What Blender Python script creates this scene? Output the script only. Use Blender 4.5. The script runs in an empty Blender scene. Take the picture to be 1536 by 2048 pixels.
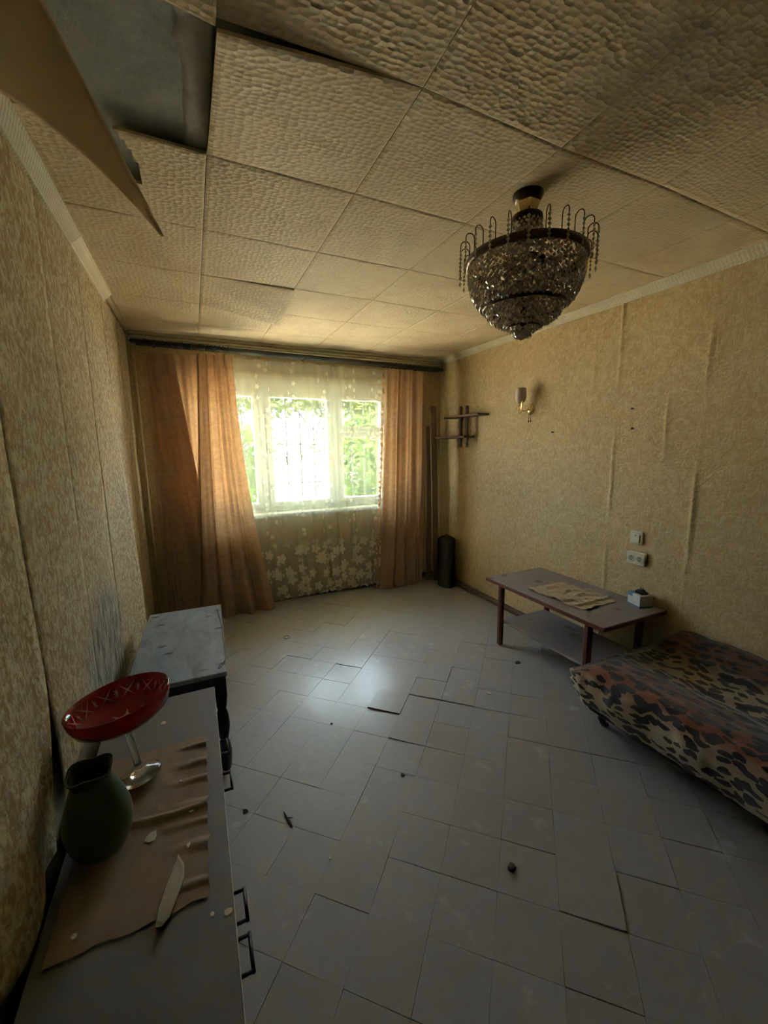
import bpy, math, random
from mathutils import Vector, Matrix, noise as mnoise
random.seed(7)
PI = math.pi
scn = bpy.context.scene
col = scn.collection

# ------------------------------------------------------------------ camera
CZ, H = 1.503, 2.426
XL, XR, YW, YB = -0.42, 2.53, 3.97, -1.60      # left wall, right wall, window wall, rear wall
Rv, Uv, Fv = Vector((0.9013, -0.4331, -0.0108)), Vector((0.0786, 0.1387, 0.9872)), Vector((0.4261, 0.8906, -0.1592))
FPX = 813.5
cd = bpy.data.cameras.new('camera')
cam = bpy.data.objects.new('camera', cd); col.objects.link(cam)
m3 = Matrix((Rv, Uv, -Fv)).transposed()
cam.matrix_world = Matrix.Translation((0, 0, CZ)) @ m3.to_4x4()
cd.sensor_fit = 'HORIZONTAL'; cd.sensor_width = 36.0
cd.lens = FPX / 1536 * 36.0
cd.shift_x = -12.74 / 1536; cd.shift_y = 0.42 / 1536
cd.clip_start = 0.02; cd.clip_end = 200
scn.camera = cam

# ------------------------------------------------------------------ world, sun, exposure
SKY = 7.5
w = bpy.data.worlds.new('sky'); scn.world = w; w.use_nodes = True
bg = w.node_tree.nodes['Background']
bg.inputs[0].default_value = (0.80, 0.94, 1.14, 1); bg.inputs[1].default_value = SKY
sd = bpy.data.lights.new('sun', 'SUN'); sd.energy = 46; sd.color = (1.0, 0.90, 0.74); sd.angle = 0.009
sun = bpy.data.objects.new('sun_offscreen', sd); col.objects.link(sun)
sun.rotation_euler = (math.radians(38), 0, math.radians(-20))   # from behind the house, high; lights the yard only
vs = scn.view_settings
vs.view_transform = 'Standard'; vs.look = 'None'; vs.gamma = 1.0; vs.use_curve_mapping = False
vs.exposure = 2.2
cy = scn.cycles
cy.max_bounces = 10; cy.diffuse_bounces = 6; cy.glossy_bounces = 4; cy.transmission_bounces = 8
cy.transparent_max_bounces = 16; cy.sample_clamp_indirect = 6.0
cy.caustics_reflective = False; cy.caustics_refractive = False

# ------------------------------------------------------------------ helpers
class MB:
    def __init__(s): s.v = []; s.f = []; s.uv = None
    def add(s, v, f):
        o = len(s.v); s.v += [tuple(p) for p in v]; s.f += [tuple(i + o for i in q) for q in f]; return s
    def box(s, c, d, rz=0.0, bev=0.0, M=None):
        x, y, z = d[0] / 2, d[1] / 2, d[2] / 2
        if bev > 0:
            b = min(bev, x * .9, y * .9, z * .9)
            lv = []
            for sx in (-1, 1):
                for sy in (-1, 1):
                    for sz in (-1, 1):
                        lv += [(sx * x, sy * (y - b), sz * (z - b)), (sx * (x - b), sy * y, sz * (z - b)), (sx * (x - b), sy * (y - b), sz * z)]
            lf = []
            def I(sx, sy, sz, k): return ((sx > 0) * 4 + (sy > 0) * 2 + (sz > 0)) * 3 + k
            for sx in (-1, 1): lf.append([I(sx, a, c2, 0) for a, c2 in ((-1, -1), (1, -1), (1, 1), (-1, 1))][::sx])
            for sy in (-1, 1): lf.append([I(a, sy, c2, 1) for a, c2 in ((-1, -1), (1, -1), (1, 1), (-1, 1))][::-sy])
            for sz in (-1, 1): lf.append([I(a, c2, sz, 2) for a, c2 in ((-1, -1), (1, -1), (1, 1), (-1, 1))][::sz])
            for a in (-1, 1):
                for c2 in (-1, 1):
                    lf.append([I(a, c2, -1, 0), I(a, c2, 1, 0), I(a, c2, 1, 1), I(a, c2, -1, 1)])
                    lf.append([I(a, -1, c2, 0), I(a, 1, c2, 0), I(a, 1, c2, 2), I(a, -1, c2, 2)])
                    lf.append([I(-1, a, c2, 1), I(1, a, c2, 1), I(1, a, c2, 2), I(-1, a, c2, 2)])
                    for e in (-1, 1): lf.append([I(a, c2, e, 0), I(a, c2, e, 1), I(a, c2, e, 2)])
        else:
            lv = [(sx * x, sy * y, sz * z) for sx in (-1, 1) for sy in (-1, 1) for sz in (-1, 1)]
            lf = [(0, 1, 3, 2), (4, 6, 7, 5), (0, 4, 5, 1), (2, 3, 7, 6), (0, 2, 6, 4), (1, 5, 7, 3)]
        ca, sa = math.cos(rz), math.sin(rz)
        out = []
        for p in lv:
            q = Vector((p[0] * ca - p[1] * sa, p[0] * sa + p[1] * ca, p[2]))
            if M is not None: q = M @ q
            out.append((q[0] + c[0], q[1] + c[1], q[2] + c[2]))
        return s.add(out, lf)
    def span(s, a, b, bev=0.0):
        return s.box([(a[i] + b[i]) / 2 for i in range(3)], [abs(b[i] - a[i]) for i in range(3)], 0, bev)
    def tube(s, pts, r, n=8, cap=True):
        pts = [Vector(p) for p in pts]; k = len(pts)
        rr = r if isinstance(r, (list, tuple)) else [r] * k
        t0 = (pts[1] - pts[0]).normalized()
        up = Vector((0, 0, 1)) if abs(t0.z) < .9 else Vector((1, 0, 0))
        nrm = t0.cross(up).normalized(); vs_, fs = [], []
        for i, p in enumerate(pts):
            t = (pts[min(i + 1, k - 1)] - pts[max(i - 1, 0)]).normalized()
            nrm = (nrm - t * nrm.dot(t)).normalized(); b = t.cross(nrm)
            for j in range(n):
                a = 2 * PI * j / n
                vs_.append(p + (nrm * math.cos(a) + b * math.sin(a)) * rr[i])
        for i in range(k - 1):
            for j in range(n):
                fs.append((i * n + j, i * n + (j + 1) % n, (i + 1) * n + (j + 1) % n, (i + 1) * n + j))
        if cap: fs += [tuple(range(n))[::-1], tuple(range((k - 1) * n, k * n))]
        return s.add(vs_, fs)
    def lathe(s, prof, n=24, c=(0, 0, 0), M=None, cap=True):
        vs_, fs = [], []; k = len(prof)
        for r, z in prof:
            for j in range(n):
                a = 2 * PI * j / n; q = Vector((r * math.cos(a), r * math.sin(a), z))
                if M is not None: q = M @ q
                vs_.append(q + Vector(c))
        for i in range(k - 1):
            for j in range(n):
                fs.append((i * n + j, i * n + (j + 1) % n, (i + 1) * n + (j + 1) % n, (i + 1) * n + j))
        if cap: fs += [tuple(range(n))[::-1], tuple(range((k - 1) * n, k * n))]
        return s.add(vs_, fs)
    def torus(s, R, r, c, n=40, m=8, M=None, sz=1.0):
        vs_, fs = [], []
        for i in range(n):
            a = 2 * PI * i / n
            for j in range(m):
                b = 2 * PI * j / m
                q = Vector(((R + r * math.cos(b)) * math.cos(a), (R + r * math.cos(b)) * math.sin(a), r * math.sin(b) * sz))
                if M is not None: q = M @ q
                vs_.append(q + Vector(c))
        for i in range(n):
            for j in range(m):
                fs.append((i * m + j, ((i + 1) % n) * m + j, ((i + 1) % n) * m + (j + 1) % m, i * m + (j + 1) % m))
        return s.add(vs_, fs)
    def octa(s, c, rx, ry, rz, M=None):
        p = [(rx, 0, 0), (-rx, 0, 0), (0, ry, 0), (0, -ry, 0), (0, 0, rz), (0, 0, -rz)]
        if M is not None: p = [M @ Vector(q) for q in p]
        p = [(q[0] + c[0], q[1] + c[1], q[2] + c[2]) for q in p]
        return s.add(p, [(0, 2, 4), (2, 1, 4), (1, 3, 4), (3, 0, 4), (2, 0, 5), (1, 2, 5), (3, 1, 5), (0, 3, 5)])
    def prism(s, poly, z0, z1):
        n = len(poly)
        v = [(x, y, z0) for x, y in poly] + [(x, y, z1) for x, y in poly]
        return s.add(v, [tuple(range(n))[::-1], tuple(range(n, 2 * n))] + [(i, (i + 1) % n, n + (i + 1) % n, n + i) for i in range(n)])
    def grid(s, fn, nu, nv, uvf=None, skip=None):
        o = len(s.v); uv = []
        for j in range(nv + 1):
            for i in range(nu + 1):
                s.v.append(tuple(fn(i / nu, j / nv))); uv.append(uvf(i / nu, j / nv) if uvf else (i / nu, j / nv))
        for j in range(nv):
            for i in range(nu):
                if skip and skip((i + .5) / nu, (j + .5) / nv): continue
                a = o + j * (nu + 1) + i
                s.f.append((a, a + 1, a + nu + 2, a + nu + 1))
        s.uv = (s.uv or []) + uv if o == 0 or s.uv else None
        return s
    def mesh(s, name, mat, smooth=False):
        me = bpy.data.meshes.new(name); me.from_pydata(s.v, [], s.f)
        if s.uv and len(s.uv) == len(s.v):
            l = me.uv_layers.new(name='UVMap')
            for lp in me.loops: l.data[lp.index].uv = s.uv[lp.vertex_index]
        if mat: me.materials.append(mat)
        if smooth: me.polygons.foreach_set('use_smooth', [True] * len(me.polygons))
        me.update(); return me
    def build(s, name, mat, parent=None, smooth=False, solid=0.0, loc=None):
        o = bpy.data.objects.new(name, s.mesh(name, mat, smooth)); col.objects.link(o)
        if parent: o.parent = parent
        if loc: o.location = loc
        if solid:
            md = o.modifiers.new('thickness', 'SOLIDIFY'); md.thickness = solid; md.offset = 0
        return o

def tag(o, label, cat, group=None):
    o['label'] = label; o['category'] = cat
    if group: o['group'] = group
    return o
def struct(o): o['kind'] = 'structure'; return o
def thing(name, label, cat, loc=(0, 0, 0), rz=0.0, group=None):
    o = bpy.data.objects.new(name, None); col.objects.link(o); o.empty_display_size = .05
    o.location = loc; o.rotation_euler = (0, 0, rz)
    return tag(o, label, cat, group)
def nz(x, y, z=0.0): return mnoise.noise(Vector((x, y, z)))
def lerp(a, b, t): return a + (b - a) * t
def sst(a, b, x):
    t = min(1, max(0, (x - a) / (b - a))); return t * t * (3 - 2 * t)

# ------------------------------------------------------------------ materials
class G:
    def __init__(s, name):
        s.m = bpy.data.materials.new(name); s.m.use_nodes = True; s.nt = s.m.node_tree
        s.p = s.nt.nodes['Principled BSDF']; s.out = s.nt.nodes['Material Output']
    def n(s, t, **k):
        nd = s.nt.nodes.new(t)
        for a, b in k.items(): setattr(nd, a, b)
        return nd
    def l(s, a, b): s.nt.links.new(a, b)
    def val(s, inp, v):
        if hasattr(v, 'is_linked') or hasattr(v, 'links'): s.l(v, inp)
        else: inp.default_value = v
    def co(s, kind='Object', scale=None):
        c = s.n('ShaderNodeTexCoord').outputs[kind]
        if scale is None: return c
        mp = s.n('ShaderNodeMapping'); mp.inputs['Scale'].default_value = scale; s.l(c, mp.inputs['Vector']); return mp.outputs[0]
    def noise(s, vec, scale, detail=4, rough=.55, dist=0.0):
        t = s.n('ShaderNodeTexNoise'); t.inputs['Scale'].default_value = scale; t.inputs['Detail'].default_value = detail
        t.inputs['Roughness'].default_value = rough; t.inputs['Distortion'].default_value = dist; s.l(vec, t.inputs['Vector']); return t.outputs[0]
    def vor(s, vec, scale, feature='F1', out='Distance', dims='3D', rnd=1.0):
        t = s.n('ShaderNodeTexVoronoi', feature=feature, voronoi_dimensions=dims); t.inputs['Scale'].default_value = scale
        t.inputs['Randomness'].default_value = rnd; s.l(vec, t.inputs['Vector']); return t.outputs[out]
    def ramp(s, f, stops):
        r = s.n('ShaderNodeValToRGB'); el = r.color_ramp.elements
        while len(el) < len(stops): el.new(.5)
        for e, (p, c) in zip(el, stops):
            e.position = p; e.color = (c, c, c, 1) if not isinstance(c, (tuple, list)) else (*c[:3], 1)
        s.l(f, r.inputs[0]); return r.outputs[0]
    def math(s, op, a, b=0.0, c=None):
        t = s.n('ShaderNodeMath', operation=op); s.val(t.inputs[0], a); s.val(t.inputs[1], b)
        if c is not None: s.val(t.inputs[2], c)
        return t.outputs[0]
    def mix(s, f, a, b, mode='MIX'):
        t = s.n('ShaderNodeMix', data_type='RGBA', blend_type=mode); s.val(t.inputs[0], f)
        for i, v in ((6, a), (7, b)):
            if isinstance(v, (tuple, list)): t.inputs[i].default_value = (*v[:3], 1)
            else: s.l(v, t.inputs[i])
        return t.outputs[2]
    def sep(s, v):
        t = s.n('ShaderNodeSeparateXYZ'); s.l(v, t.inputs[0]); return t.outputs
    def bump(s, h, strength=.3, dist=.01, to=None):
        b = s.n('ShaderNodeBump'); b.inputs['Strength'].default_value = strength; b.inputs['Distance'].default_value = dist
        s.l(h, b.inputs['Height']); s.l(b.outputs[0], (to or s.p).inputs['Normal']); return b
    def base(s, c, rough=.6, **k):
        if isinstance(c, (tuple, list)): s.p.inputs['Base Color'].default_value = (*c[:3], 1)
        else: s.l(c, s.p.inputs['Base Color'])
        s.val(s.p.inputs['Roughness'], rough)
        for a, v in k.items(): s.val(s.p.inputs[a.replace('_', ' ')], v)
        return s
    def rnd(s): return s.n('ShaderNodeObjectInfo').outputs['Random']

def simple(name, c, rough=.6, vary=.15, scale=12.0, bump=0.0, **k):
    g = G(name); co = g.co(); f = g.noise(co, scale, 5)
    d = tuple(x * (1 - vary) for x in c); e = tuple(min(1, x * (1 + vary)) for x in c)
    g.base(g.mix(f, d, e), rough, **k)
    if bump: g.bump(g.noise(co, scale * 4, 4), bump, .004)
    return g.m

def wallpaper(name, base, light, dark, left):
    g = G(name); co = g.co(); xyz = g.sep(co)
    st = g.co('Object', (6, 6, 4.2) if left else (6, 6, 6))
    f1 = g.noise(st, 9.5 if left else 5.0, 5, .66, .5 if left else 1.2)
    f2 = g.noise(co, 1.3, 3)
    fl = g.ramp(f1, [(.43, 0.0), (.58, 1.0)] if left else [(.42, 0.0), (.66, 1.0)])
    c = g.mix(g.ramp(f2, [(.3, 0.0), (.72, 1.0)]), base, dark)
    amt = g.math('MULTIPLY', fl, .62 if left else .6)
    c = g.mix(amt, c, light)
    fi = g.noise(g.co('Object', (30, 30, 6)), 4, 4)
    c = g.mix(g.math('MULTIPLY', g.ramp(fi, [(.35, 1.0), (.55, 0.0)]), .28), c, tuple(x * .45 for x in base))
    if left:   # mould low down near the bench
        dy = g.math('MULTIPLY', g.math('SUBTRACT', xyz[1], 2.08), 1.9); dz = g.math('MULTIPLY', g.math('SUBTRACT', xyz[2], .58), 2.4)
        dd = g.math('SQRT', g.math('ADD', g.math('MULTIPLY', dy, dy), g.math('MULTIPLY', dz, dz)))
        mk = g.math('SUBTRACT', 1.0, dd)
        mm = g.math('MULTIPLY', g.ramp(g.noise(g.co('Object', (20, 20, 4)), 2.2, 6, .75), [(.42, 0.0), (.60, 1.0)]), g.ramp(mk, [(.05, 0.0), (.5, .9)]))
        c = g.mix(g.ramp(mk, [(.1, 0.0), (.6, .55)]), c, (.42, .45, .42))
        c = g.mix(mm, c, (.055, .06, .075))
    g.base(c, .8)
    h = g.math('ADD', g.math('MULTIPLY', f1, 1.0), g.math('MULTIPLY', g.noise(co, 60, 3), .5))
    g.bump(h, .45, .012)
    return g.m
M = {}
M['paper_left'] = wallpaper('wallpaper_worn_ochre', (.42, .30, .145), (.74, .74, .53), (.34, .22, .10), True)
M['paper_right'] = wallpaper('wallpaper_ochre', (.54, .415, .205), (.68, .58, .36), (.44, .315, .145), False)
M['plaster'] = simple('bare_plaster', (.27, .25, .20), .9, .4, 5, .3)

g = G('ceiling_foam'); co = g.co()
cell = g.vor(g.co('Object', (1.0, 1.55, 1.0)), 44, 'F1', 'Distance', '2D', .7)
st = g.noise(co, 1.9, 6, .7, .4); st2 = g.noise(co, 6.5, 5, .6)
c = g.mix(g.ramp(st, [(.48, 0.0), (.72, .6)]), (.77, .64, .44), (.60, .44, .26))
c = g.mix(g.ramp(st2, [(.55, 0.0), (.78, .4)]), c, (.52, .41, .27))
c = g.mix(g.math('MULTIPLY', g.rnd(), .25), c, (.58, .46, .28))
g.base(c, .7); g.bump(cell, .34, .010); M['foam'] = g.m
M['foam_back'] = simple('foam_smooth_back', (.68, .53, .32), .75, .2, 3, .1)
g = G('concrete'); co = g.co(); f = g.noise(co, 3.5, 7, .7, .5)
c = g.ramp(f, [(.3, (.24, .27, .245)), (.5, (.38, .41, .37)), (.7, (.52, .52, .47))])
g.base(c, .9); g.bump(g.noise(co, 24, 6), .5, .01); M['concrete'] = g.m
M['mortar'] = simple('mortar', (.48, .47, .42), .95, .4, 20, .6)

g = G('cornice_foam'); co = g.co(); wv = g.n('ShaderNodeTexWave', wave_type='BANDS', bands_direction='DIAGONAL')
wv.inputs['Scale'].default_value = 34; g.l(co, wv.inputs['Vector'])
g.base(g.mix(g.noise(co, 9, 5), (.50, .46, .33), (.68, .65, .50)), .6); g.bump(wv.outputs['Fac'], .3, .006); M['cornice'] = g.m
M['cornice_plain'] = simple('cornice_plain', (.74, .67, .50), .6, .2, 6)

g = G('floor_tile'); co = g.n('ShaderNodeNewGeometry').outputs['Position']; f = g.noise(co, 2.2, 5, .6); f2 = g.noise(co, 26, 5, .65)
c = g.mix(f, (.235, .238, .248), (.325, .33, .34))
c = g.mix(g.math('MULTIPLY', g.rnd(), .65), c, (.27, .255, .23))
c = g.mix(g.ramp(f2, [(.46, 0.0), (.72, .5)]), c, (.25, .235, .205))
fp = g.noise(co, 5.0, 6, .7)
c = g.mix(g.ramp(fp, [(.60, 0.0), (.70, .45)]), c, (.50, .50, .49))
x = g.sep(co)   # the swept, shinier patch in the middle of the room
dx = g.math('SUBTRACT', x[0], .86); dy = g.math('SUBTRACT', x[1], 2.28)
rr = g.math('ADD', g.math('SQRT', g.math('ADD', g.math('MULTIPLY', dx, dx), g.math('MULTIPLY', dy, dy))), g.math('MULTIPLY', g.math('SUBTRACT', fp, .5), .5))
ro = g.ramp(rr, [(.20, .27), (.52, .48)])
g.base(c, g.math('ADD', ro, g.math('MULTIPLY', f2, .08)), Specular_IOR_Level=.45); g.bump(f2, .12, .003); M['tile'] = g.m
M['screed'] = simple('floor_screed', (.11, .10, .088), .9, .3, 20)

M['frame_white'] = simple('window_paint', (.62, .64, .52), .5, .12, 8)
g = G('window_glass'); t = g.n('ShaderNodeBsdfTransparent'); gl = g.n('ShaderNodeBsdfGlossy'); gl.inputs['Roughness'].default_value = .02
t.inputs[0].default_value = (.93, .96, .94, 1)
mx = g.n('ShaderNodeMixShader'); mx.inputs[0].default_value = .06; g.l(t.outputs[0], mx.inputs[1]); g.l(gl.outputs[0], mx.inputs[2]); g.l(mx.outputs[0], g.out.inputs[0]); M['glass'] = g.m

def cloth(name, c1, c2, trans, tcol, scale=14):
    g = G(name); co = g.co(); uv = g.co('UV')
    br = g.noise(uv, scale, 3, .5, 2.5); c = g.mix(g.ramp(br, [(.42, 0.0), (.58, 1.0)]), c1, c2)
    d = g.n('ShaderNodeBsdfDiffuse'); g.l(c, d.inputs[0]); tr = g.n('ShaderNodeBsdfTranslucent'); tr.inputs[0].default_value = (*tcol, 1)
    g.l(g.mix(g.ramp(br, [(.42, 0.0), (.58, 1.0)]), tcol, tuple(x * .86 for x in tcol)), tr.inputs[0])
    mx = g.n('ShaderNodeMixShader'); mx.inputs[0].default_value = trans; g.l(d.outputs[0], mx.inputs[1]); g.l(tr.outputs[0], mx.inputs[2]); g.l(mx.outputs[0], g.out.inputs[0])
    return g.m
M['curtain'] = cloth('apricot_curtain', (.43, .32, .245), (.385, .275, .205), .20, (.70, .40, .185))

g = G('tulle'); uv = g.co('UV'); s_ = g.sep(uv)
def flower(scale, R, k, seed):
    mp = g.n('ShaderNodeMapping'); mp.inputs['Location'].default_value = (seed, seed * 1.7, 0); g.l(uv, mp.inputs[0])
    t = g.n('ShaderNodeTexVoronoi', feature='F1', voronoi_dimensions='2D'); t.inputs['Scale'].default_value = scale; g.l(mp.outputs[0], t.inputs['Vector'])
    sc = g.n('ShaderNodeVectorMath', operation='SCALE'); sc.inputs['Scale'].default_value = 1.0; g.l(mp.outputs[0], sc.inputs[0])
    df = g.n('ShaderNodeVectorMath', operation='SUBTRACT'); g.l(sc.outputs[0], df.inputs[0]); g.l(t.outputs['Position'], df.inputs[1])
    e = g.sep(df.outputs[0]); a = g.math('ARCTAN2', e[1], e[0])
    r = g.math('SQRT', g.math('ADD', g.math('MULTIPLY', e[0], e[0]), g.math('MULTIPLY', e[1], e[1])))
    pet = g.math('ADD', .80, g.math('MULTIPLY', g.math('COSINE', g.math('MULTIPLY', a, k)), .20))
    return g.math('LESS_THAN', r, g.math('MULTIPLY', pet, R))
big = g.math('MULTIPLY', flower(8.5, .056, 5.0, 3.1), g.ramp(g.math('DIVIDE', s_[1], 2.25), [(.05, 1.0), (.20, 1.0), (.26, 0.0)]))
small = flower(11.0, .024, 5.0, 9.4)
col_ = g.math('LESS_THAN', g.math('ABSOLUTE', g.math('SUBTRACT', g.math('FRACT', g.math('MULTIPLY', s_[0], 3.1)), .5)), .2)
sm = g.math('MULTIPLY', small, col_)
pat = g.math('MAXIMUM', big, g.math('MULTIPLY', sm, .6))
top = g.ramp(g.math('DIVIDE', s_[1], 2.25), [(.93, 0.0), (.97, .25)])
dens = g.math('ADD', g.math('ADD', .31, g.math('MULTIPLY', pat, .36)), top)
tp = g.n('ShaderNodeBsdfTransparent'); tl = g.n('ShaderNodeBsdfTranslucent'); di = g.n('ShaderNodeBsdfDiffuse')
tl.inputs[0].default_value = (.86, .88, .80, 1); di.inputs[0].default_value = (.80, .82, .74, 1)
m1 = g.n('ShaderNodeMixShader'); m1.inputs[0].default_value = .92; g.l(tl.outputs[0], m1.inputs[1]); g.l(di.outputs[0], m1.inputs[2])
m2 = g.n('ShaderNodeMixShader'); g.l(dens, m2.inputs[0]); g.l(tp.outputs[0], m2.inputs[1]); g.l(m1.outputs[0], m2.inputs[2]); g.l(m2.outputs[0], g.out.inputs[0]); M['tulle'] = g.m

M['rod'] = simple('rod_dark', (.05, .058, .055), .35, .3, 10)
M['bronze'] = simple('bronze_brown', (.10, .065, .035), .35, .3, 20, Metallic=.7)
M['brass'] = simple('brass', (.86, .68, .34), .2, .1, 20, Metallic=.75)
g = G('crystal'); g.base((.70, .57, .40), .09, Transmission_Weight=.22, IOR=1.5, Specular_IOR_Level=.9); M['crystal'] = g.m
M['opal'] = simple('opal_glass', (.44, .37, .30), .22, .15, 12)
M['wood_dark'] = simple('dark_wood', (.09, .055, .03), .45, .35, 18)
M['wood_shelf'] = simple('shelf_wood', (.12, .075, .04), .5, .35, 14)
M['mahogany'] = simple('mahogany', (.14, .045, .035), .32, .3, 8)
g = G('dusty_top'); co = g.co(); f = g.noise(co, 3, 4); d = g.vor(co, 5.2)
c = g.mix(f, (.20, .175, .178), (.27, .24, .24)); c = g.mix(g.ramp(d, [(.12, .8), (.2, 0.0)]), c, (.10, .07, .055))
g.base(c, .5); M['dusty'] = g.m
g = G('bench_paint'); co = g.co(); f = g.noise(g.co('Object', (4, 1.4, 1)), 3.2, 6, .7, .4); d = g.vor(g.co('Object', (1, 1.8, 1)), 5.5)
c = g.ramp(f, [(.30, (.14, .18, .23)), (.5, (.235, .30, .375)), (.70, (.31, .385, .465))])
c = g.mix(g.ramp(d, [(.10, .9), (.16, 0.0)]), c, (.06, .06, .06)); g.base(c, .5); M['bench_top'] = g.m
M['bench_edge'] = simple('bench_edge', (.30, .31, .27), .6, .2, 20)
M['black_wood'] = simple('black_stained_wood', (.018, .015, .014), .5, .3, 20)
g = G('cabinet_top'); co = g.co(); f = g.noise(co, 5, 6, .65); d = g.vor(g.co('Object', (1, .7, 1)), 3.2)
c = g.mix(f, (.145, .145, .142), (.20, .20, .195)); c = g.mix(g.ramp(d, [(.07, .7), (.12, 0.0)]), c, (.10, .10, .10)); g.base(c, .55); M['cab_top'] = g.m
M['cab_side'] = simple('cabinet_side', (.17, .16, .145), .55, .2, 10)
M['black_metal'] = simple('black_metal', (.012, .012, .012), .4, .2, 20)
M['edge_white'] = simple('edge_strip', (.55, .54, .50), .5, .1, 20)
g = G('runner_cloth'); co = g.co(); f = g.noise(co, 7, 5, .6)
g.base(g.mix(f, (.23, .165, .105), (.34, .26, .175)), .85); g.bump(g.noise(co, 180, 2), .2, .002); M['runner'] = g.m
M['lace'] = simple('crumpled_doily', (.46, .41, .31), .85, .4, 30, .5)
g = G('red_glass'); g.base((.48, .012, .022), .1, Transmission_Weight=.45, IOR=1.45, Specular_IOR_Level=.6); M['red'] = g.m
M['cut'] = simple('cut_glass', (.62, .33, .32), .3, .15, 30)
g = G('clear_glass'); g.base((.86, .90, .90), .04, Transmission_Weight=.92, IOR=1.45); M['clear'] = g.m
M['green'] = simple('green_glaze', (.030, .062, .004), .28, .5, 6)
M['paper_scrap'] = simple('paper_scrap', (.50, .30, .14), .8, .2, 10)
M['flake'] = simple('plaster_flake', (.62, .58, .46), .85, .15, 30, .3)
M['shard'] = simple('plaster_shard', (.44, .41, .31), .9, .2, 30, .4)
M['plastic'] = simple('ivory_plastic', (.62, .60, .45), .35, .1, 20)
M['box_white'] = simple('carton_white', (.55, .60, .60), .6, .12, 18)
M['box_blue'] = simple('carton_blue', (.09, .22, .34), .5, .2, 18)
M['crumb'] = simple('crumb', (.06, .05, .04), .9, .3, 40)
M['satin'] = simple('satin_binding', (.66, .66, .62), .3, .1, 20)
M['mattress'] = simple('mattress', (.30, .22, .15), .8, .2, 10)
M['black_bag'] = simple('black_bag', (.012, .011, .011), .6, .2, 10)
M['pipe'] = simple('pipe_paint', (.50, .40, .26), .5, .15, 10)
M['plank'] = simple('old_plank', (.22, .145, .085), .7, .3, 10)
M['base_wood'] = simple('baseboard', (.10, .065, .04), .6, .3, 14)

g = G('leopard_plush'); uv = g.co('UV'); u = g.sep(uv)
wn = g.n('ShaderNodeVectorMath', operation='ADD'); nn = g.n('ShaderNodeTexNoise'); nn.inputs['Scale'].default_value = 9; nn.inputs['Detail'].default_value = 3; g.l(uv, nn.inputs['Vector'])
sc = g.n('ShaderNodeVectorMath', operation='SCALE'); sc.inputs['Scale'].default_value = .09; g.l(nn.outputs['Color'], sc.inputs[0]); g.l(uv, wn.inputs[0]); g.l(sc.outputs[0], wn.inputs[1])
mp = g.n('ShaderNodeMapping'); mp.inputs['Scale'].default_value = (1.0, .52, 1); g.l(wn.outputs[0], mp.inputs[0])
d1 = g.vor(mp.outputs[0], 31, 'F1', 'Distance', '2D'); tgt = g.ramp(g.noise(uv, 6, 2), [(.35, .28), (.65, .54)])
spot = g.math('LESS_THAN', d1, tgt)
band = g.math('ADD', u[0], g.math('MULTIPLY', g.math('SUBTRACT', g.noise(uv, 3.2, 4), .5), .26))
bc = g.ramp(band, [(.0, (.62, .57, .42)), (.14, (.52, .44, .28)), (.23, (.20, .055, .016)), (.48, (.08, .028, .013)), (.56, (.27, .205, .115)), (.74, (.32, .275, .165)), (.83, (.08, .028, .013))])
fur = g.noise(g.co('UV', (6, 30, 1)), 14, 4, .7); bc = g.mix(g.ramp(fur, [(.35, .4), (.6, 0.0)]), bc, (.20, .09, .04))
c = g.mix(spot, bc, (.010, .008, .007)); g.base(c, .85, Sheen_Weight=.25); g.bump(fur, .35, .006); M['leopard'] = g.m

def leafmat(name, a, b, tr):
    g = G(name); f = g.noise(g.co(), 9, 2); c = g.mix(f, a, b); d = g.n('ShaderNodeBsdfDiffuse'); t = g.n('ShaderNodeBsdfTranslucent')
    g.l(c, d.inputs[0]); t.inputs[0].default_value = (*tr, 1); mx = g.n('ShaderNodeMixShader'); mx.inputs[0].default_value = .4
    g.l(d.outputs[0], mx.inputs[1]); g.l(t.outputs[0], mx.inputs[2]); g.l(mx.outputs[0], g.out.inputs[0]); return g.m
M['leaf'] = leafmat('leaf_green', (.035, .075, .018), (.07, .13, .03), (.11, .19, .035))
M['leaf_vine'] = leafmat('leaf_vine', (.03, .045, .014), (.06, .08, .025), (.07, .10, .025))
M['bark'] = simple('bark', (.16, .14, .10), .9, .3, 20, .4)
M['white_wall'] = simple('whitewash', (.80, .79, .74), .8, .06, 3)
M['yard'] = simple('yard_ground', (.56, .46, .33), .9, .2, 2)
M['iron'] = simple('painted_iron', (.06, .075, .06), .5, .2, 20)

# ------------------------------------------------------------------ room shell
def clip(poly, x0, x1, y0, y1):
    def cut(p, ax, v, keep):
        out = []
        for i in range(len(p)):
            a, b = p[i], p[(i + 1) % len(p)]; ia, ib = keep(a[ax], v), keep(b[ax], v)
            if ia: out.append(a)
            if ia != ib:
                t = (v - a[ax]) / (b[ax] - a[ax]); out.append((a[0] + (b[0] - a[0]) * t, a[1] + (b[1] - a[1]) * t))
        return out
    for ax, v, k in ((0, x0, lambda q, w_: q >= w_), (0, x1, lambda q, w_: q <= w_), (1, y0, lambda q, w_: q >= w_), (1, y1, lambda q, w_: q <= w_)):
        poly = cut(poly, ax, v, k)
        if len(poly) < 3: return []
    return poly
def area(p): return abs(sum(p[i][0] * p[(i + 1) % len(p)][1] - p[(i + 1) % len(p)][0] * p[i][1] for i in range(len(p)))) / 2

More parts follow.
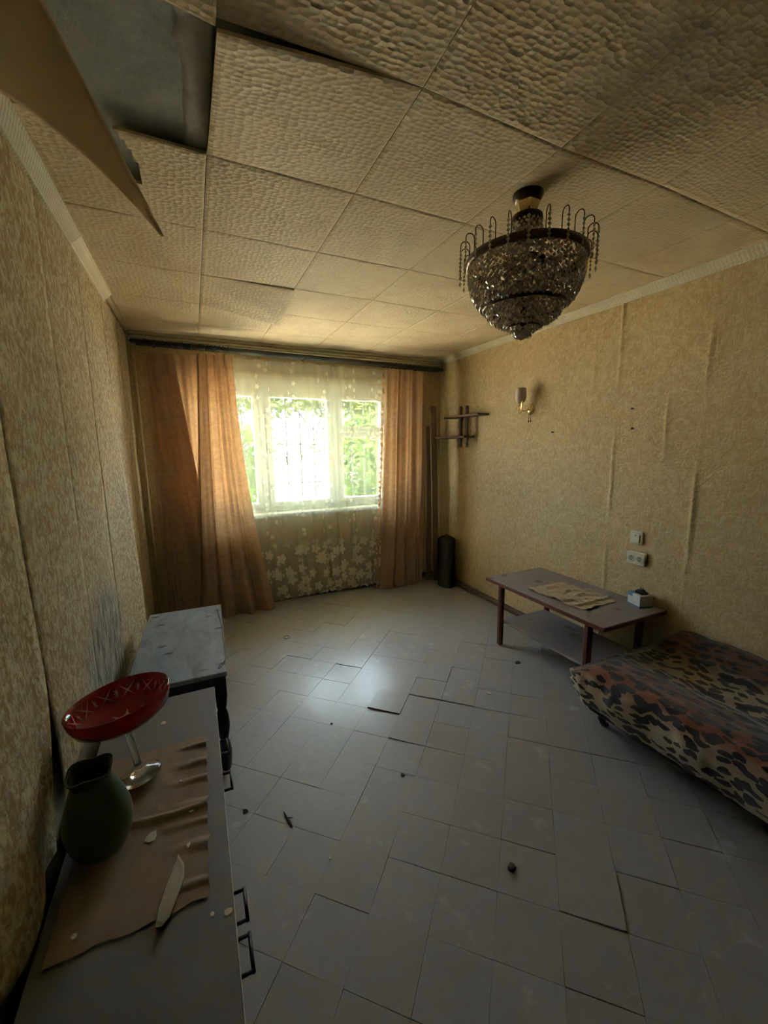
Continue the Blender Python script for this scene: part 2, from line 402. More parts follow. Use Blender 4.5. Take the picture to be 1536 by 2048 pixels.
floor = struct(MB().span((XL - .2, YB - .2, -.12), (XR + .2, YW + .3, -.0075)).build('floor', M['screed']))
T = .1968; ang = -.768; fx, fy = .3753, 2.4221
ca, sa = math.cos(ang), math.sin(ang); hs = T / 2 - .0003
full = MB().box((0, 0, -.004), (2 * hs, 2 * hs, .007), 0, .0006).mesh('floor_tile', M['tile'])
back = MB()
lifted = {(3, 0): (.006, -.020, .012), (4, -1): (.005, .016, .018), (4, 1): (.005, -.012, -.016), (3, 1): (.004, .02, -.012), (5, 1): (.004, -.014, .012), (8, -4): (.005, .0, -.022), (1, 2): (.003, .012, .01), (4, 2): (.004, -.012, -.02)}
for i in range(-40, 41):
    for j in range(-40, 41):
        cx_ = fx + T * (ca * (i + .5) - sa * (j + .5)); cy_ = fy + T * (sa * (i + .5) + ca * (j + .5))
        pl = [(cx_ + ca * a - sa * b, cy_ + sa * a + ca * b) for a, b in ((-hs, -hs), (hs, -hs), (hs, hs), (-hs, hs))]
        cp = clip(pl, XL + .002, XR - .002, YB + .002, YW - .002)
        if len(cp) < 3 or area(cp) < 2e-4: continue
        whole = area(cp) > .999 * (2 * hs) ** 2
        hid = cy_ < .45 or (cx_ > 2.0 and cy_ < 1.0) or (cx_ < -.02 and cy_ < 1.7)
        if hid: back.prism(cp, -.0075, -.0005); continue
        if whole:
            o = bpy.data.objects.new('floor_tile', full); col.objects.link(o); o.parent = floor
            dz, rx, ry = lifted.get((i, j), (random.uniform(-.0012, .0008), random.uniform(-.005, .005), random.uniform(-.005, .005)))
            o.location = (cx_, cy_, dz); o.rotation_euler = (rx, ry, ang + random.uniform(-.006, .006))
        else:
            MB().prism([(x - cx_, y - cy_) for x, y in cp], -.0075, -.0005).build('floor_tile', M['tile'], floor, loc=(cx_, cy_, random.uniform(-.001, .0005)))
bo = back.build('floor_tiles_out_of_sight', M['tile'], floor); bo.name = 'floor_tile_field'; bo['kind'] = 'stuff'

# ceiling: concrete slab with glued foam tiles
ceil = struct(MB().span((XL - .2, YB - .2, H + .028), (XR + .2, YW + .35, H + .25)).build('ceiling', M['concrete']))
GX, GY, TT = .114, 1.558, .5
drop = {(0, -1): .055, (1, -1): .006, (2, -1): .010, (3, -1): -.004, (0, 0): .004}
tdrop = {((0, 2), (1, 3)): .088, ((0, 2), (1, 2)): .012, ((0, -2), (0, -1)): .038, ((0, -1), (0, -1)): .062}
def node(tile, nd):
    if (tile, nd) in tdrop: return tdrop[(tile, nd)]
    d = drop.get(nd, .004 * nz(nd[0] * 3.1, nd[1] * 2.7))
    if nd[1] <= -2: d -= .014
    return d
NOTCH = [(-.25, 1.54), (-.140, 1.54), (-.112, 1.61), (-.086, 1.72), (-.088, 1.83), (-.125, 1.80), (-.25, 1.66)]
def inside(p, poly):
    r = False
    for i in range(len(poly)):
        a, b = poly[i], poly[i - 1]
        if (a[1] > p[1]) != (b[1] > p[1]) and p[0] < (b[0] - a[0]) * (p[1] - a[1]) / (b[1] - a[1]) + a[0]: r = not r
    return r
for i in range(-2, 6):
    for j in range(-8, 6):
        if (i, j) == (-1, -1): continue
        x0, x1, y0, y1 = GX + TT * i, GX + TT * (i + 1), GY + TT * j, GY + TT * (j + 1)
        xa, xb, ya, yb = max(x0, XL), min(x1, XR), max(y0, YB), min(y1, YW)
        if xb - xa < .03 or yb - ya < .03: continue
        cn = [node((i, j), (i, j)), node((i, j), (i + 1, j)), node((i, j), (i + 1, j + 1)), node((i, j), (i, j + 1))]
        gp = .0012; b = MB(); nn_ = 40 if (i, j) == (-1, 0) else 14
        def zz(x, y, top):
            u, v = (x - x0) / TT, (y - y0) / TT
            d = lerp(lerp(cn[0], cn[1], u), lerp(cn[3], cn[2], u), v)
            d += .010 * math.sin(PI * u) * math.sin(PI * v) * nz(i * 5.3, j * 4.1, 2.0) * (0 if j <= -2 else 1)
            e = min(x - xa, xb - x, y - ya, yb - y); rim = .003 * (1 - sst(0, .012, e))
            return H - d + (rim if not top else .011)
        def us(n):   # finer near the rim for the rounded edge
            return [0, .012, .028] + [k / n for k in range(1, n)] + [.972, .988, 1]
        U = us(nn_); nu = len(U) - 1
        A = lambda k: lerp(xa + gp, xb - gp, U[k]); B = lambda k: lerp(ya + gp, yb - gp, U[k])
        vid = {}
        for t in (0, 1):
            for q in range(nu + 1):
                for p in range(nu + 1):
                    vid[(t, p, q)] = len(b.v); b.v.append((A(p), B(q), zz(A(p), B(q), t)))
        sk = set()
        if (i, j) == (-1, 0):
            for q in range(nu):
                for p in range(nu):
                    if inside(((A(p) + A(p + 1)) / 2, (B(q) + B(q + 1)) / 2), NOTCH): sk.add((p, q))
        for q in range(nu):
            for p in range(nu):
                if (p, q) in sk: continue
                b.f.append((vid[0, p, q], vid[0, p, q + 1], vid[0, p + 1, q + 1], vid[0, p + 1, q]))
                if sk: b.f.append((vid[1, p, q], vid[1, p + 1, q], vid[1, p + 1, q + 1], vid[1, p, q + 1]))
                for (dp, dq, e0, e1) in ((-1, 0, (p, q), (p, q + 1)), (1, 0, (p + 1, q + 1), (p + 1, q)), (0, -1, (p + 1, q), (p, q)), (0, 1, (p, q + 1), (p + 1, q + 1))):
                    o2 = (p + dp, q + dq)
                    if not (0 <= o2[0] < nu and 0 <= o2[1] < nu) or o2 in sk:
                        b.f.append((vid[0, *e0], vid[0, *e1], vid[1, *e1], vid[1, *e0]))
        if not sk: b.f.append(tuple(vid[1, *e] for e in ((0, 0), (nu, 0), (nu, nu), (0, nu))))
        b.build('ceiling_tile', M['foam'], ceil, smooth=False)
# mortar joint of the slab where the tile is missing
b = MB(); n_ = 26
def mj(u, v):
    y = lerp(.95, 1.60, v); xl = .050 + .004 * nz(y * 16, 1) - (.016 * sst(1.30, 1.22, y) * (1 + nz(y * 20, 4))); xr = .116
    return (lerp(xl, xr, u), y, H + .029 - .010 * min(1, u * 6) + .004 * nz(u * 5, y * 22, 3))
b.grid(mj, 8, 40).build('mortar_joint', M['mortar'], ceil, smooth=True)

# peeled tile hanging from the ceiling beside the left wall
def hang(u, v):   # u: wall side -> free edge, v: near -> far
    a0, a1 = Vector((XL + .014, .98, H - .008)), Vector((XL + .014, 1.50, H - .010))
    d0, dm, d1 = Vector((-.215, 1.08, 2.400)), Vector((-.138, 1.31, 2.302)), Vector((-.030, 1.472, 2.122))
    L = a0.lerp(a1, v); Rr = d0 * (1 - v) * (1 - 2 * v) + dm * 4 * v * (1 - v) + d1 * v * (2 * v - 1)
    p = L.lerp(Rr, u); zl = lerp(L.z, Rr.z, u ** 1.75); p.z = zl
    p.y += .035 * math.sin(PI * u) * v
    return p
tag(MB().grid(hang, 24, 24).build('peeled_ceiling_tile', M['foam_back'], smooth=True, solid=.009), 'brown foam ceiling tile peeled loose and hanging beside the bare concrete', 'ceiling tile')

# left wall with loose paper
wall_left = struct(MB().span((XL - .2, YB - .2, -.1), (XL, YW + .3, H + .06)).build('wall_left', M['plaster']))
seams = [YB + .01, -1.36, -.82, -.29, .25, .78, 1.315, 1.865, 2.42, 2.985, 3.53, YW - .005]
for k in range(len(seams) - 1):
    a, b_ = seams[k], seams[k + 1]
    def off(u, v, a=a, b_=b_, k=k):
        z = lerp(.06 if k > 6 else .512, H - .004, v); y0, y1 = a, b_ + (.004 if k != 5 else 0)
        y = lerp(y0, y1, u); o = .004 + .003 * nz(y * 7, z * 2.2) + .003
        low = sst(1.5, .45, z)
        if k == 5:    # sheet nearest the dark slit: bellies out and its edge draws back lower down
            y1 = b_ - .05 * low - .12 * sst(.95, .44, z); y = lerp(y0, y1, u); o += .045 * low * math.sin(PI * min(1, u * 1.15)) + .028 * low * u ** 4
        if k == 6: o += .012 * low * (1 - u) ** 3
        if k == 7: o += -.003 * (1 - u)
        if k == 8: o += .055 * sst(2.1, .4, z) * u ** 2.5; y = lerp(y0, b_ - .03 * sst(2.0, .4, z), u)
        if k == 9: o += .006 * math.sin(PI * u)
        if k == 4: o += .02 * low * math.sin(PI * u)
        return (XL + o, y, z)
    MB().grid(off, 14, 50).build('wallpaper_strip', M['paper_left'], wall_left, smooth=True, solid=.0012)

wall_right = struct(MB().span((XR, YB - .2, -.1), (XR + .2, YW + .3, H + .06)).build('wall_right', M['plaster']))
seams = [YB + .005, -1.39, -.85, -.31, .23, .765, 1.287, 1.806, 2.358, 2.92, 3.46, YW - .005]
for k in range(len(seams) - 1):
    a, b_ = seams[k], seams[k + 1]
    def off(u, v, a=a, b_=b_, k=k):
        z = lerp(.04, H - .004, v); y = lerp(a, b_, u) ; o = .003 + .002 * nz(y * 6, z * 3)
        wob = .012 * nz(z * 2.1, k * 3.3)
        r = math.exp(-(((y - a - .022 - wob) / .011) ** 2)) * (.42 + 1.3 * nz(z * 2.6, k * 7.7)) * (1.0 if k in (6, 7) else .12)
        o += .015 * max(0, r)
        r2 = math.exp(-(((y - a - .21 - wob * 2) / .012) ** 2)) * max(0, nz(z * 2.2 + 5, k * 9.1) - .1)
        o += .012 * r2
        return (XR - o, y, z)
    MB().grid(off, 60, 40).build('wallpaper_strip', M['paper_right'], wall_right, smooth=True)
# rear wall, unseen; dark tone chosen to cut bounce onto the foreground
wall_rear = struct(MB().span((XL, YB - .2, -.1), (XR, YB, H + .06)).build('wall_rear', M['base_wood']))

# window wall with an opening, window, sill
OX0, OX1, OZ0, OZ1, WT = -.10, 1.95, .88, 2.155, .34
b = MB()
b.span((XL, YW, -.1), (OX0, YW + WT, H + .06)); b.span((OX1, YW, -.1), (XR, YW + WT, H + .06))
b.span((OX0, YW, -.1), (OX1, YW + WT, OZ0)); b.span((OX0, YW, OZ1), (OX1, YW + WT, H + .06))
wall_win = struct(b.build('wall_window', M['paper_right']))
win = bpy.data.objects.new('window_1', None); col.objects.link(win); win.location = (OX0, YW + .15, OZ0); struct(win)
def wp(n, mat, a, c, bev=.004, par=None):
    L = win.location
    return MB().span([a[i] - L[i] for i in range(3)], [c[i] - L[i] for i in range(3)], bev).build(n, mat, par or win)
Y0, Y1 = YW + .11, YW + .18
wp('frame_head', M['frame_white'], (OX0, Y0, 2.03), (OX1, Y1, OZ1)); wp('frame_sill', M['frame_white'], (OX0, Y0, OZ0), (OX1, Y1, .925))
wp('frame_jamb', M['frame_white'], (OX0, Y0, .925), (-.03, Y1, 2.03)); wp('frame_jamb', M['frame_white'], (1.89, Y0, .925), (OX1, Y1, 2.03))
wp('frame_post', M['frame_white'], (.585, Y0, .925), (.645, Y1, 2.03)); wp('frame_post', M['frame_white'], (1.30, Y0, .925), (1.36, Y1, 2.03))
def sash(x0, x1, z0, z1, wd=.05):
    L = win.location; b = MB(); y0, y1 = YW + .095, YW + .15
    for (a, c) in (((x0, y0, z0), (x0 + wd, y1, z1)), ((x1 - wd, y0, z0), (x1, y1, z1)), ((x0 + wd, y0, z0), (x1 - wd, y1, z0 + wd)), ((x0 + wd, y0, z1 - wd), (x1 - wd, y1, z1))):
        b.span([a[i] - L[i] for i in range(3)], [c[i] - L[i] for i in range(3)], .004)
    s = b.build('sash', M['frame_white'], win)
    MB().span((x0 + wd - L[0] - .003, .0, z0 + wd - L[2] - .003), (x1 - wd - L[0] + .003, .004, z1 - wd - L[2] + .003)).build('pane', M['glass'], s)
sash(-.028, .583, .927, 2.028); sash(.647, 1.298, .927, 2.028); sash(1.362, 1.888, .927, 1.655); sash(1.362, 1.888, 1.66, 2.028)
wp('handle', M['brass'], (1.378, YW + .07, 1.30), (1.396, YW + .096, 1.40)); wp('handle', M['brass'], (1.262, YW + .07, 1.30), (1.28, YW + .096, 1.40))
struct(MB().span((OX0 - .05, YW - .028, OZ0 - .035), (OX1 + .05, YW + .11, OZ0 + .002), .006).build('trim_1', M['frame_white']))['label'] = 'white painted inner window sill'

# cornices
def cornice(name, pts_axis, wallx, sgn, y0, y1, mat):
    prof = [(0, 0), (.048, 0), (.050, -.006), (.042, -.012), (.034, -.022), (.022, -.032), (.012, -.040), (.010, -.050), (0, -.052)]
    b = MB(); n = len(prof)
    for y in (y0, y1):
        for dx, dz in prof: b.v.append((wallx + sgn * (dx + .006), y, H + .002 + dz))
    for i in range(n): b.f.append((i, (i + 1) % n, n + (i + 1) % n, n + i))
    b.f += [tuple(range(n)), tuple(range(n, 2 * n))]
    return struct(b.build(name, mat))
cornice('trim_2', 0, XL, 1, YB + .01, 2.32, M['cornice']); cornice('trim_3', 0, XL, 1, 2.324, 3.08, M['cornice_plain'])
cornice('trim_4', 0, XR, -1, YB + .01, 3.88, M['cornice'])
b = MB()
for dz, dy, hh in ((0, .050, .022), (-.026, .036, .018), (-.046, .020, .014)):
    b.span((XL + .03, YW - dy, H + dz - hh), (XR - .02, YW - .001, H + dz), .004)
struct(b.build('trim_5', M['cornice_plain']))
struct(MB().span((XR - .055, 1.6, -.002), (XR - .006, YW - .01, .045), .01).build('baseboard_right', M['base_wood']))
struct(MB().span((XL + .001, 1.0, -.002), (XL + .012, YW - .01, .055), .004).build('baseboard_left', M['base_wood']))
struct(MB().span((XL + .02, YW - .02, -.002), (XR - .06, YW - .001, .055), .006).build('baseboard_window', M['base_wood']))

# ------------------------------------------------------------------ curtains and rod
ry = 3.865
t = thing('curtain_rod', 'dark double curtain rod running wall to wall above the window', 'curtain rod', (.98, ry, 2.32))
def rz_(x): return 2.337 - .009 * (x + .36)
for dy in (0, .058):
    MB().tube([(-.34 - .98, dy, rz_(-.34) - 2.32), (2.46 - .98, dy, rz_(2.46) - 2.32)], .0185, 12).build('rod', M['rod'], t, True)
for x, s in ((-.34, -1), (2.46, 1)):
    o = MB().lathe([(.001, 0), (.013, .002), (.019, .014), (.014, .03), (.006, .036), (.001, .045)], 12, M=Matrix.Rotation(s * PI / 2, 3, 'Y'))
    o.build('finial', M['rod'], t, True, loc=(x - .98, 0, rz_(x) - 2.32))
for x in (-.22, 1.0, 2.2):
    MB().span((x - .98 - .01, -.015, rz_(x) - 2.32 - .02), (x - .98 + .01, YW - ry - .002, rz_(x) - 2.32 - .012)).build('bracket', M['rod'], t)
for x in [-.27, -.21, -.15, -.08, -.01, .05, .12, .15, .18, .21, .24, .27, .30, .34, 1.80, 1.84, 1.88, 1.93, 1.98, 2.04, 2.10, 2.16, 2.2]:
    MB().torus(.026, .0032, (x - .98, 0, rz_(x) - 2.32 - .004), 18, 6, Matrix.Rotation(PI / 2, 3, 'Y') @ Matrix.Rotation(random.uniform(-.3, .3), 3, 'X')).build('ring', M['rod'], t, True)

def drape(parent, name, mat, top, bot, zt, zb, y, folds, amp, seed, nu=120, nv=60, edge=None, ub=1.0, hem=.0, flare=.35, sag=.012, base=(0, 0, 0)):
    def fn(u, v):
        z = lerp(zb, zt, v); e = 1 - v
        x = lerp(lerp(bot[0], top[0], v), lerp(bot[1], top[1], v), u)
        if edge: x += edge(u, v)
        ph = 2 * PI * folds * (u + .035 * nz(u * 4, v * 1.2, seed))
        a = amp * (.55 + flare * e + .5 * nz(u * 5, seed, 3)) 
        yy = y + a * math.sin(ph) + .4 * a * math.sin(2.3 * ph + seed + 1.6 * v) + .012 * nz(u * 3, v * 3, seed)
        x += .35 * a * math.cos(ph)
        if v > .97: z += sag * (abs(math.sin(PI * folds * 1.0 * u)) - 1)
        if v < .02 and hem: z += hem * abs(math.sin(PI * 26 * u))
        return (x - base[0], yy - base[1], z - base[2])
    wd = abs(top[1] - top[0]) * 1.15
    return MB().grid(fn, nu, nv, uvf=lambda u, v: (u * wd, v * (zt - zb))).build(name, mat, parent, True)
base = (.1, 3.83, 0)
t = thing('curtain', 'apricot curtain with wide pleats bunched at the bench side of the window', 'curtain', base, 0)
drape(t, 'back_panel', M['curtain'], (-.305, .13), (-.30, .10), 2.262, .04, 3.865, 3, .020, 1.3, base=base)
drape(t, 'folded_flap', M['curtain'], (-.300, -.085), (-.24, .145), 2.252, .05, 3.838, 2, .014, 4.7, base=base)
drape(t, 'front_panel', M['curtain'], (.085, .345), (-.10, .575), 2.268, .008, 3.770, 4, .036, 8.1, edge=lambda u, v: -.06 * math.sin(PI * v) * (u - .2) - .0 * u, base=base)
base = (2.0, 3.83, 0)
t = thing('curtain', 'narrow apricot curtain hanging beside the corner with the planks', 'curtain', base, 0)
drape(t, 'cloth', M['curtain'], (1.775, 2.24), (1.665, 2.20), 2.262, .012, 3.780, 3.5, .030, 2.9, base=base)
def ruf(u, v):
    z = lerp(.03, 2.24, v); x = lerp(1.655, 1.772, v) - u * .022 * (1 + .35 * math.sin(2 * PI * 46 * v)); return (x - 2.0, 3.785 - 3.83 + .012 * math.sin(2 * PI * 30 * v) * u, z)
MB().grid(ruf, 3, 320).build('ruffle', M['curtain'], t, True)
def sheer_edge(u, v): return .0
t = thing('tulle_curtain', 'white floral tulle curtain with scalloped hem covering the window', 'curtain', (1.05, 3.893, 0))
drape(t, 'cloth', M['tulle'], (.18, 1.92), (.22, 1.90), 2.275, .03, 3.888, 11, .019, 5.5, 320, 90, hem=.016, base=(1.05, 3.893, 0))

# ------------------------------------------------------------------ chandelier
CX, CY = 1.197, 1.287
ch = thing('chandelier', 'bronze chandelier with tiered crystal bead bowls and wire hooks', 'chandelier', (CX, CY, H))
MB().lathe([(.03, .012), (.054, .008), (.056, -.012), (.046, -.030), (.040, -.034)], 24).build('ceiling_canopy', M['bronze'], ch, True)
MB().lathe([(.040, -.030), (.046, -.036), (.034, -.072), (.030, -.080)], 6).build('stem_cup', M['brass'], ch)
MB().lathe([(.030, -.076), (.056, -.080), (.058, -.098), (.054, -.104)], 28).build('column_cap', M['bronze'], ch, True)
MB().lathe([(.012, -.09), (.012, -.48)], 10).build('stem', M['bronze'], ch, True)
def beads(name, fn, ns, nr, size, skip=0.0, parent=ch, seedv=0):
    rn = random.Random(seedv); b = MB()
    for i in range(ns):
        a = 2 * PI * i / ns
        for j in range(nr):
            if rn.random() < skip: continue
            r, z = fn(j / (nr - 1)); s = size * rn.uniform(.8, 1.15)
            aa = a + (PI / ns if j % 2 else 0)
            m = Matrix.Rotation(aa, 3, 'Z') @ Matrix.Rotation(rn.uniform(-.4, .4), 3, 'Y') @ Matrix.Rotation(rn.uniform(-.5, .5), 3, 'X')
            b.octa((r * math.cos(aa), r * math.sin(aa), z + rn.uniform(-.001, .001)), s * .45, s, s, m)
    o = b.build(name, M['crystal'], parent); o['kind'] = 'stuff'; return o
beads('column_beads', lambda t_: (lerp(.054, .066, t_), lerp(-.102, -.232, t_)), 20, 11, .0075, .05, seedv=1)
ring = MB(); ring.lathe([(.208, -.222), (.222, -.224), (.222, -.248), (.208, -.250), (.208, -.222)], 56, cap=False); ring.build('upper_ring', M['bronze'], ch, True)
MB().lathe([(.055, -.228), (.074, -.230), (.074, -.244), (.055, -.246), (.055, -.228)], 30, cap=False).build('column_ring', M['bronze'], ch, True)
for k in range(4):
    a = PI / 4 + k * PI / 2
    MB().tube([(.06 * math.cos(a), .06 * math.sin(a), -.237), (.212 * math.cos(a), .212 * math.sin(a), -.237)], .005, 6).build('spoke', M['bronze'], ch, True)
def bowl1(t_): return (.213 * math.sqrt(1 - (lerp(-.1, .62, t_)) ** 2), -.255 - .138 * t_)
beads('upper_crystal_bowl', bowl1, 52, 17, .0102, .05, seedv=2)
MB().torus(.152, .0055, (0, 0, -.397), 44, 8, sz=1.6).build('middle_ring', M['bronze'], ch, True)
def bowl2(t_): return (.143 * math.sqrt(1 - (.86 * t_) ** 2), -.402 - .062 * t_)
beads('lower_crystal_bowl', bowl2, 34, 8, .0105, .06, seedv=3)
beads('inner_crystal_curtain', lambda t_: (.112, lerp(-.27, -.39, t_)), 32, 10, .008, .25, seedv=4)
MB().torus(.062, .004, (0, 0, -.468), 30, 8, sz=1.4).build('lower_ring', M['bronze'], ch, True)
beads('crystal_tuft', lambda t_: (lerp(.056, .030, t_), lerp(-.474, -.502, t_)), 16, 4, .0095, .05, seedv=5)
for k in range(24):
    a = 2 * PI * k / 24 + .06; d = Vector((math.cos(a), math.sin(a), 0)); pts = []
    r0, r1, zt_ = .212, .246, -.222
    pts = [d * r0 + Vector((0, 0, zt_))] + [d * ((r0 + r1) / 2 - math.cos(q * PI / 8) * (r1 - r0) / 2) + Vector((0, 0, zt_ + .045 + math.sin(q * PI / 8) * .017)) for q in range(9)] + [d * r1 + Vector((0, 0, zt_ + .034))]
    hk = MB().tube(pts, .0018, 6).build('hook', M['bronze'], ch, True)
    b = MB()
    for q in range(6): b.octa(d * r1 + Vector((0, 0, zt_ + .028 - q * .0145)),   .0050, .0072, .0085, Matrix.Rotation(a, 3, 'Z'))
    b.octa(d * r1 + Vector((0, 0, zt_ - .066)), .005, .0065, .012, Matrix.Rotation(a, 3, 'Z'))
    b.build('bead_strand', M['crystal'], hk)
for k in range(5):
    a = 2 * PI * k / 5 + .3; x, y = .07 * math.cos(a), .07 * math.sin(a)
    MB().lathe([(.012, 0), (.012, .05), (.008, .056), (.012, .075), (.004, .10)], 10).build('candle_socket', M['plastic'], ch, True, loc=(x, y, -.38))

# ------------------------------------------------------------------ wall lamp, shelf, switch, socket
WX = XR - .005
t = thing('wall_lamp', 'brass wall lamp with a grey glass cup shade and two pull cords', 'wall lamp', (WX, 2.585, 1.79))
Mx = Matrix.Rotation(-PI / 2, 3, 'Y')
MB().lathe([(.001, .0), (.040, 0), (.044, .006), (.034, .018), (.014, .026), (.001, .028)], 28, (0, 0, 0), Mx).build('backplate', M['brass'], t, True)
MB().tube([(-.02, 0, 0), (-.05, .0, -.012), (-.085, .012, -.010), (-.10, .02, .012), (-.10, .02, .03)], .006, 8).build('arm', M['brass'], t, True)
MB().lathe([(.014, .0), (.030, .010), (.042, .035), (.046, .065), (.044, .100), (.040, .122), (.037, .122), (.041, .098), (.042, .065), (.038, .037), (.027, .014), (.010, .004)], 28).build('shade', M['opal'], t, True, loc=(-.10, .02, .045))
for rr_, dz in ((.050, .0), (.058, -.018)):
    pts = [(-.10 + rr_ * math.cos(q) * .55, .02 + rr_ * math.cos(q), .066 + dz + (rr_ + .022) * math.sin(q)) for q in [PI + PI * k / 16 for k in range(17)]]
    MB().tube(pts, .006, 8).build('brass_arc', M['brass'], t, True)
for dy in (-.012, .012):
    cd_ = MB().tube([(-.012, dy, -.03), (-.012, dy, -.085)], .0014, 5).build('pull_cord', M['bronze'], t, True)
    MB().lathe([(.001, -.102), (.0042, -.100), (.0048, -.09), (.002, -.084)], 8, (-.012, dy, 0)).build('cord_bead', M['bronze'], cd_, True)

t = thing('wall_shelf', 'small dark wooden shelf of two boards on turned spindles', 'shelf', (WX, 3.40, 1.69))
sp = [(.010, -.20), (.013, -.17), (.010, -.15), (.014, -.125), (.018, -.10), (.018, -.085), (.013, -.06), (.011, -.02), (.014, .0), (.011, .03), (.013, .07), (.018, .09), (.018, .105), (.013, .13), (.010, .15), (.014, .18), (.010, .20)]
for y in (.045, -.055):
    MB().lathe([(r * 1.35, z) for r, z in sp], 12).build('spindle', M['wood_shelf'], t, True, loc=(-.085, y, 0))
MB().span((-.135, -.29, .092), (-.001, .28, .114), .004).build('upper_board', M['wood_shelf'], t)
MB().span((-.135, -.08, -.109), (-.001, .50, -.087), .004).build('lower_board', M['wood_shelf'], t)

t = thing('light_switch', 'ivory single rocker light switch above the socket', 'switch', (WX, 1.614, .910))
MB().span((-.012, -.042, -.042), (0, .042, .042), .004).build('plate', M['plastic'], t)
r_ = MB().box((-.014, 0, -.004), (.008, .052, .056), 0, .002, Matrix.Rotation(.05, 3, 'Y')).build('rocker', M['plastic'], t)
MB().span((-.0192, -.004, .014), (-.017, .004, .019)).build('indicator', M['crumb'], r_)
t = thing('wall_socket', 'ivory double wall socket under the light switch', 'socket', (WX, 1.601, .777))
MB().span((-.020, -.060, -.043), (0, .060, .043), .005).build('plate', M['plastic'], t)
for y in (-.027, .027):
    o = MB().torus(.021, .0035, (-.0205, y, 0), 24, 6, Matrix.Rotation(PI / 2, 3, 'Y')).build('outlet_rim', M['plastic'], t, True)
    MB().lathe([(.018, 0), (.018, .0015)], 20, (-.0213, y, 0), Matrix.Rotation(PI / 2, 3, 'Y')).build('outlet_well', M['bench_edge'], o)
    for dz in (-.0095, .0095): MB().lathe([(.0032, 0), (.0032, .002)], 8, (-.0225, y, dz), Matrix.Rotation(PI / 2, 3, 'Y')).build('hole', M['crumb'], o)
for y, z, lb in ((1.71, 1.723, 'upper of two dark nails in the ochre wall above the light switch'), (1.70, 1.60, 'lower of two dark nails in the ochre wall above the light switch'), (2.34, 1.60, 'single dark nail in the ochre wall beside the wall lamp')):
    tag(MB().lathe([(.004, 0), (.003, .012), (.0075, .014), (.0075, .018)], 8, (0, 0, 0), Matrix.Rotation(-PI / 2, 3, 'Y')).build('nail', M['crumb'], loc=(WX + .001, y, z)), lb, 'nail')

# ------------------------------------------------------------------ coffee table and things on it
TX0, TX1, TY0, TY1, TZ = 1.955, 2.518, 1.388, 2.398, .505
t = thing('coffee_table', 'mahogany coffee table with a dusty top and a lower shelf', 'coffee table', ((TX0 + TX1) / 2, (TY0 + TY1) / 2, 0))
hx, hy = (TX1 - TX0) / 2, (TY1 - TY0) / 2
MB().span((-hx + .006, -hy + .006, TZ - .024), (hx - .006, hy - .006, TZ), .002).build('tabletop', M['dusty'], t)
for s in (-1, 1):
    MB().span((s * hx, -hy, TZ - .026), (s * (hx - .007), hy, TZ - .001), .002).build('edge_band', M['mahogany'], t)
    MB().span((-hx + .007, s * hy, TZ - .026), (hx - .007, s * (hy - .007), TZ - .001), .002).build('edge_band', M['mahogany'], t)
for sx in (-1, 1):
    for sy in (-1, 1):
        MB().box((0, 0, (TZ - .025) / 2), (.042, .042, TZ - .027), 0, .010).build('leg', M['mahogany'], t, loc=(sx * (hx - .045), sy * (hy - .13), 0))
MB().span((-hx + .062, -hy + .12, .178), (hx - .062, hy - .12, .194), .003).build('lower_shelf', M['dusty'], t)
for sy in (-1, 1): MB().span((-hx + .062, sy * (hy - .12) - .009, .160), (hx - .062, sy * (hy - .12) + .009, .178), .002).build('shelf_rail', M['mahogany'], t)

def doily(u, v):
    x = lerp(2.045, 2.372, u); y = lerp(1.612, 2.05, v)
    k = lambda p, q, s: nz(p * s, q * s, 3.3)
    e = min(u, 1 - u, v, 1 - v)
    x += .018 * k(u, v, 5) * (1 if e < .08 else .4) - .02 * (v - .5); y += .022 * k(v + 9, u, 6) * (1 if e < .08 else .4)
    z = TZ + .004 + .024 * max(0, nz(u * 3 + v * 3, v * 11, 1.1)) + .012 * abs(k(u, v, 15)) 
    return (x - 2.2, y - 1.83, z - TZ)
tag(MB().grid(doily, 44, 56).build('crumpled_doily', M['lace'], smooth=True, loc=(2.2, 1.83, TZ)), 'crumpled beige lace doily lying on the coffee table', 'doily')
bt = thing('carton_box', 'small white and blue cardboard box on the coffee table', 'box', (2.446, 1.512, TZ), math.radians(-18))
bx, by, bh = .088, .105, .078
MB().span((-bx / 2, -by / 2, 0), (bx / 2, by / 2, bh), .002).build('carton', M['box_white'], bt)
MB().span((-bx / 2 - .0006, -by / 2 - .0006, .002), (bx / 2 + .0006, by / 2 + .0006, .012)).build('lower_blue_band', M['box_blue'], bt)
MB().span((-bx / 2 - .0006, .012, .058), (bx / 2 + .0006, by / 2 + .0006, bh + .0006)).build('blue_corner_panel', M['box_blue'], bt)
MB().span((-bx / 2 - .0008, -by / 2 + .01, .026), (-bx / 2, by / 2 - .02, .033)).build('printed_strip', M['edge_white'], bt)
at = thing('power_adapter', 'black plug adapter lying prongs up on the carton', 'adapter', (2.445, 1.507, TZ + bh), math.radians(-18))
MB().span((-.024, -.032, 0), (.024, .028, .017), .005).build('body', M['black_metal'], at)
MB().span((-.018, -.016, .017), (.018, .018, .027), .004).build('plug_face', M['black_metal'], at)
for y in (-.0095, .0095): MB().lathe([(.0024, .026), (.0024, .042), (.001, .044)], 8, (0, y, 0)).build('prong', M['brass'], at, True)

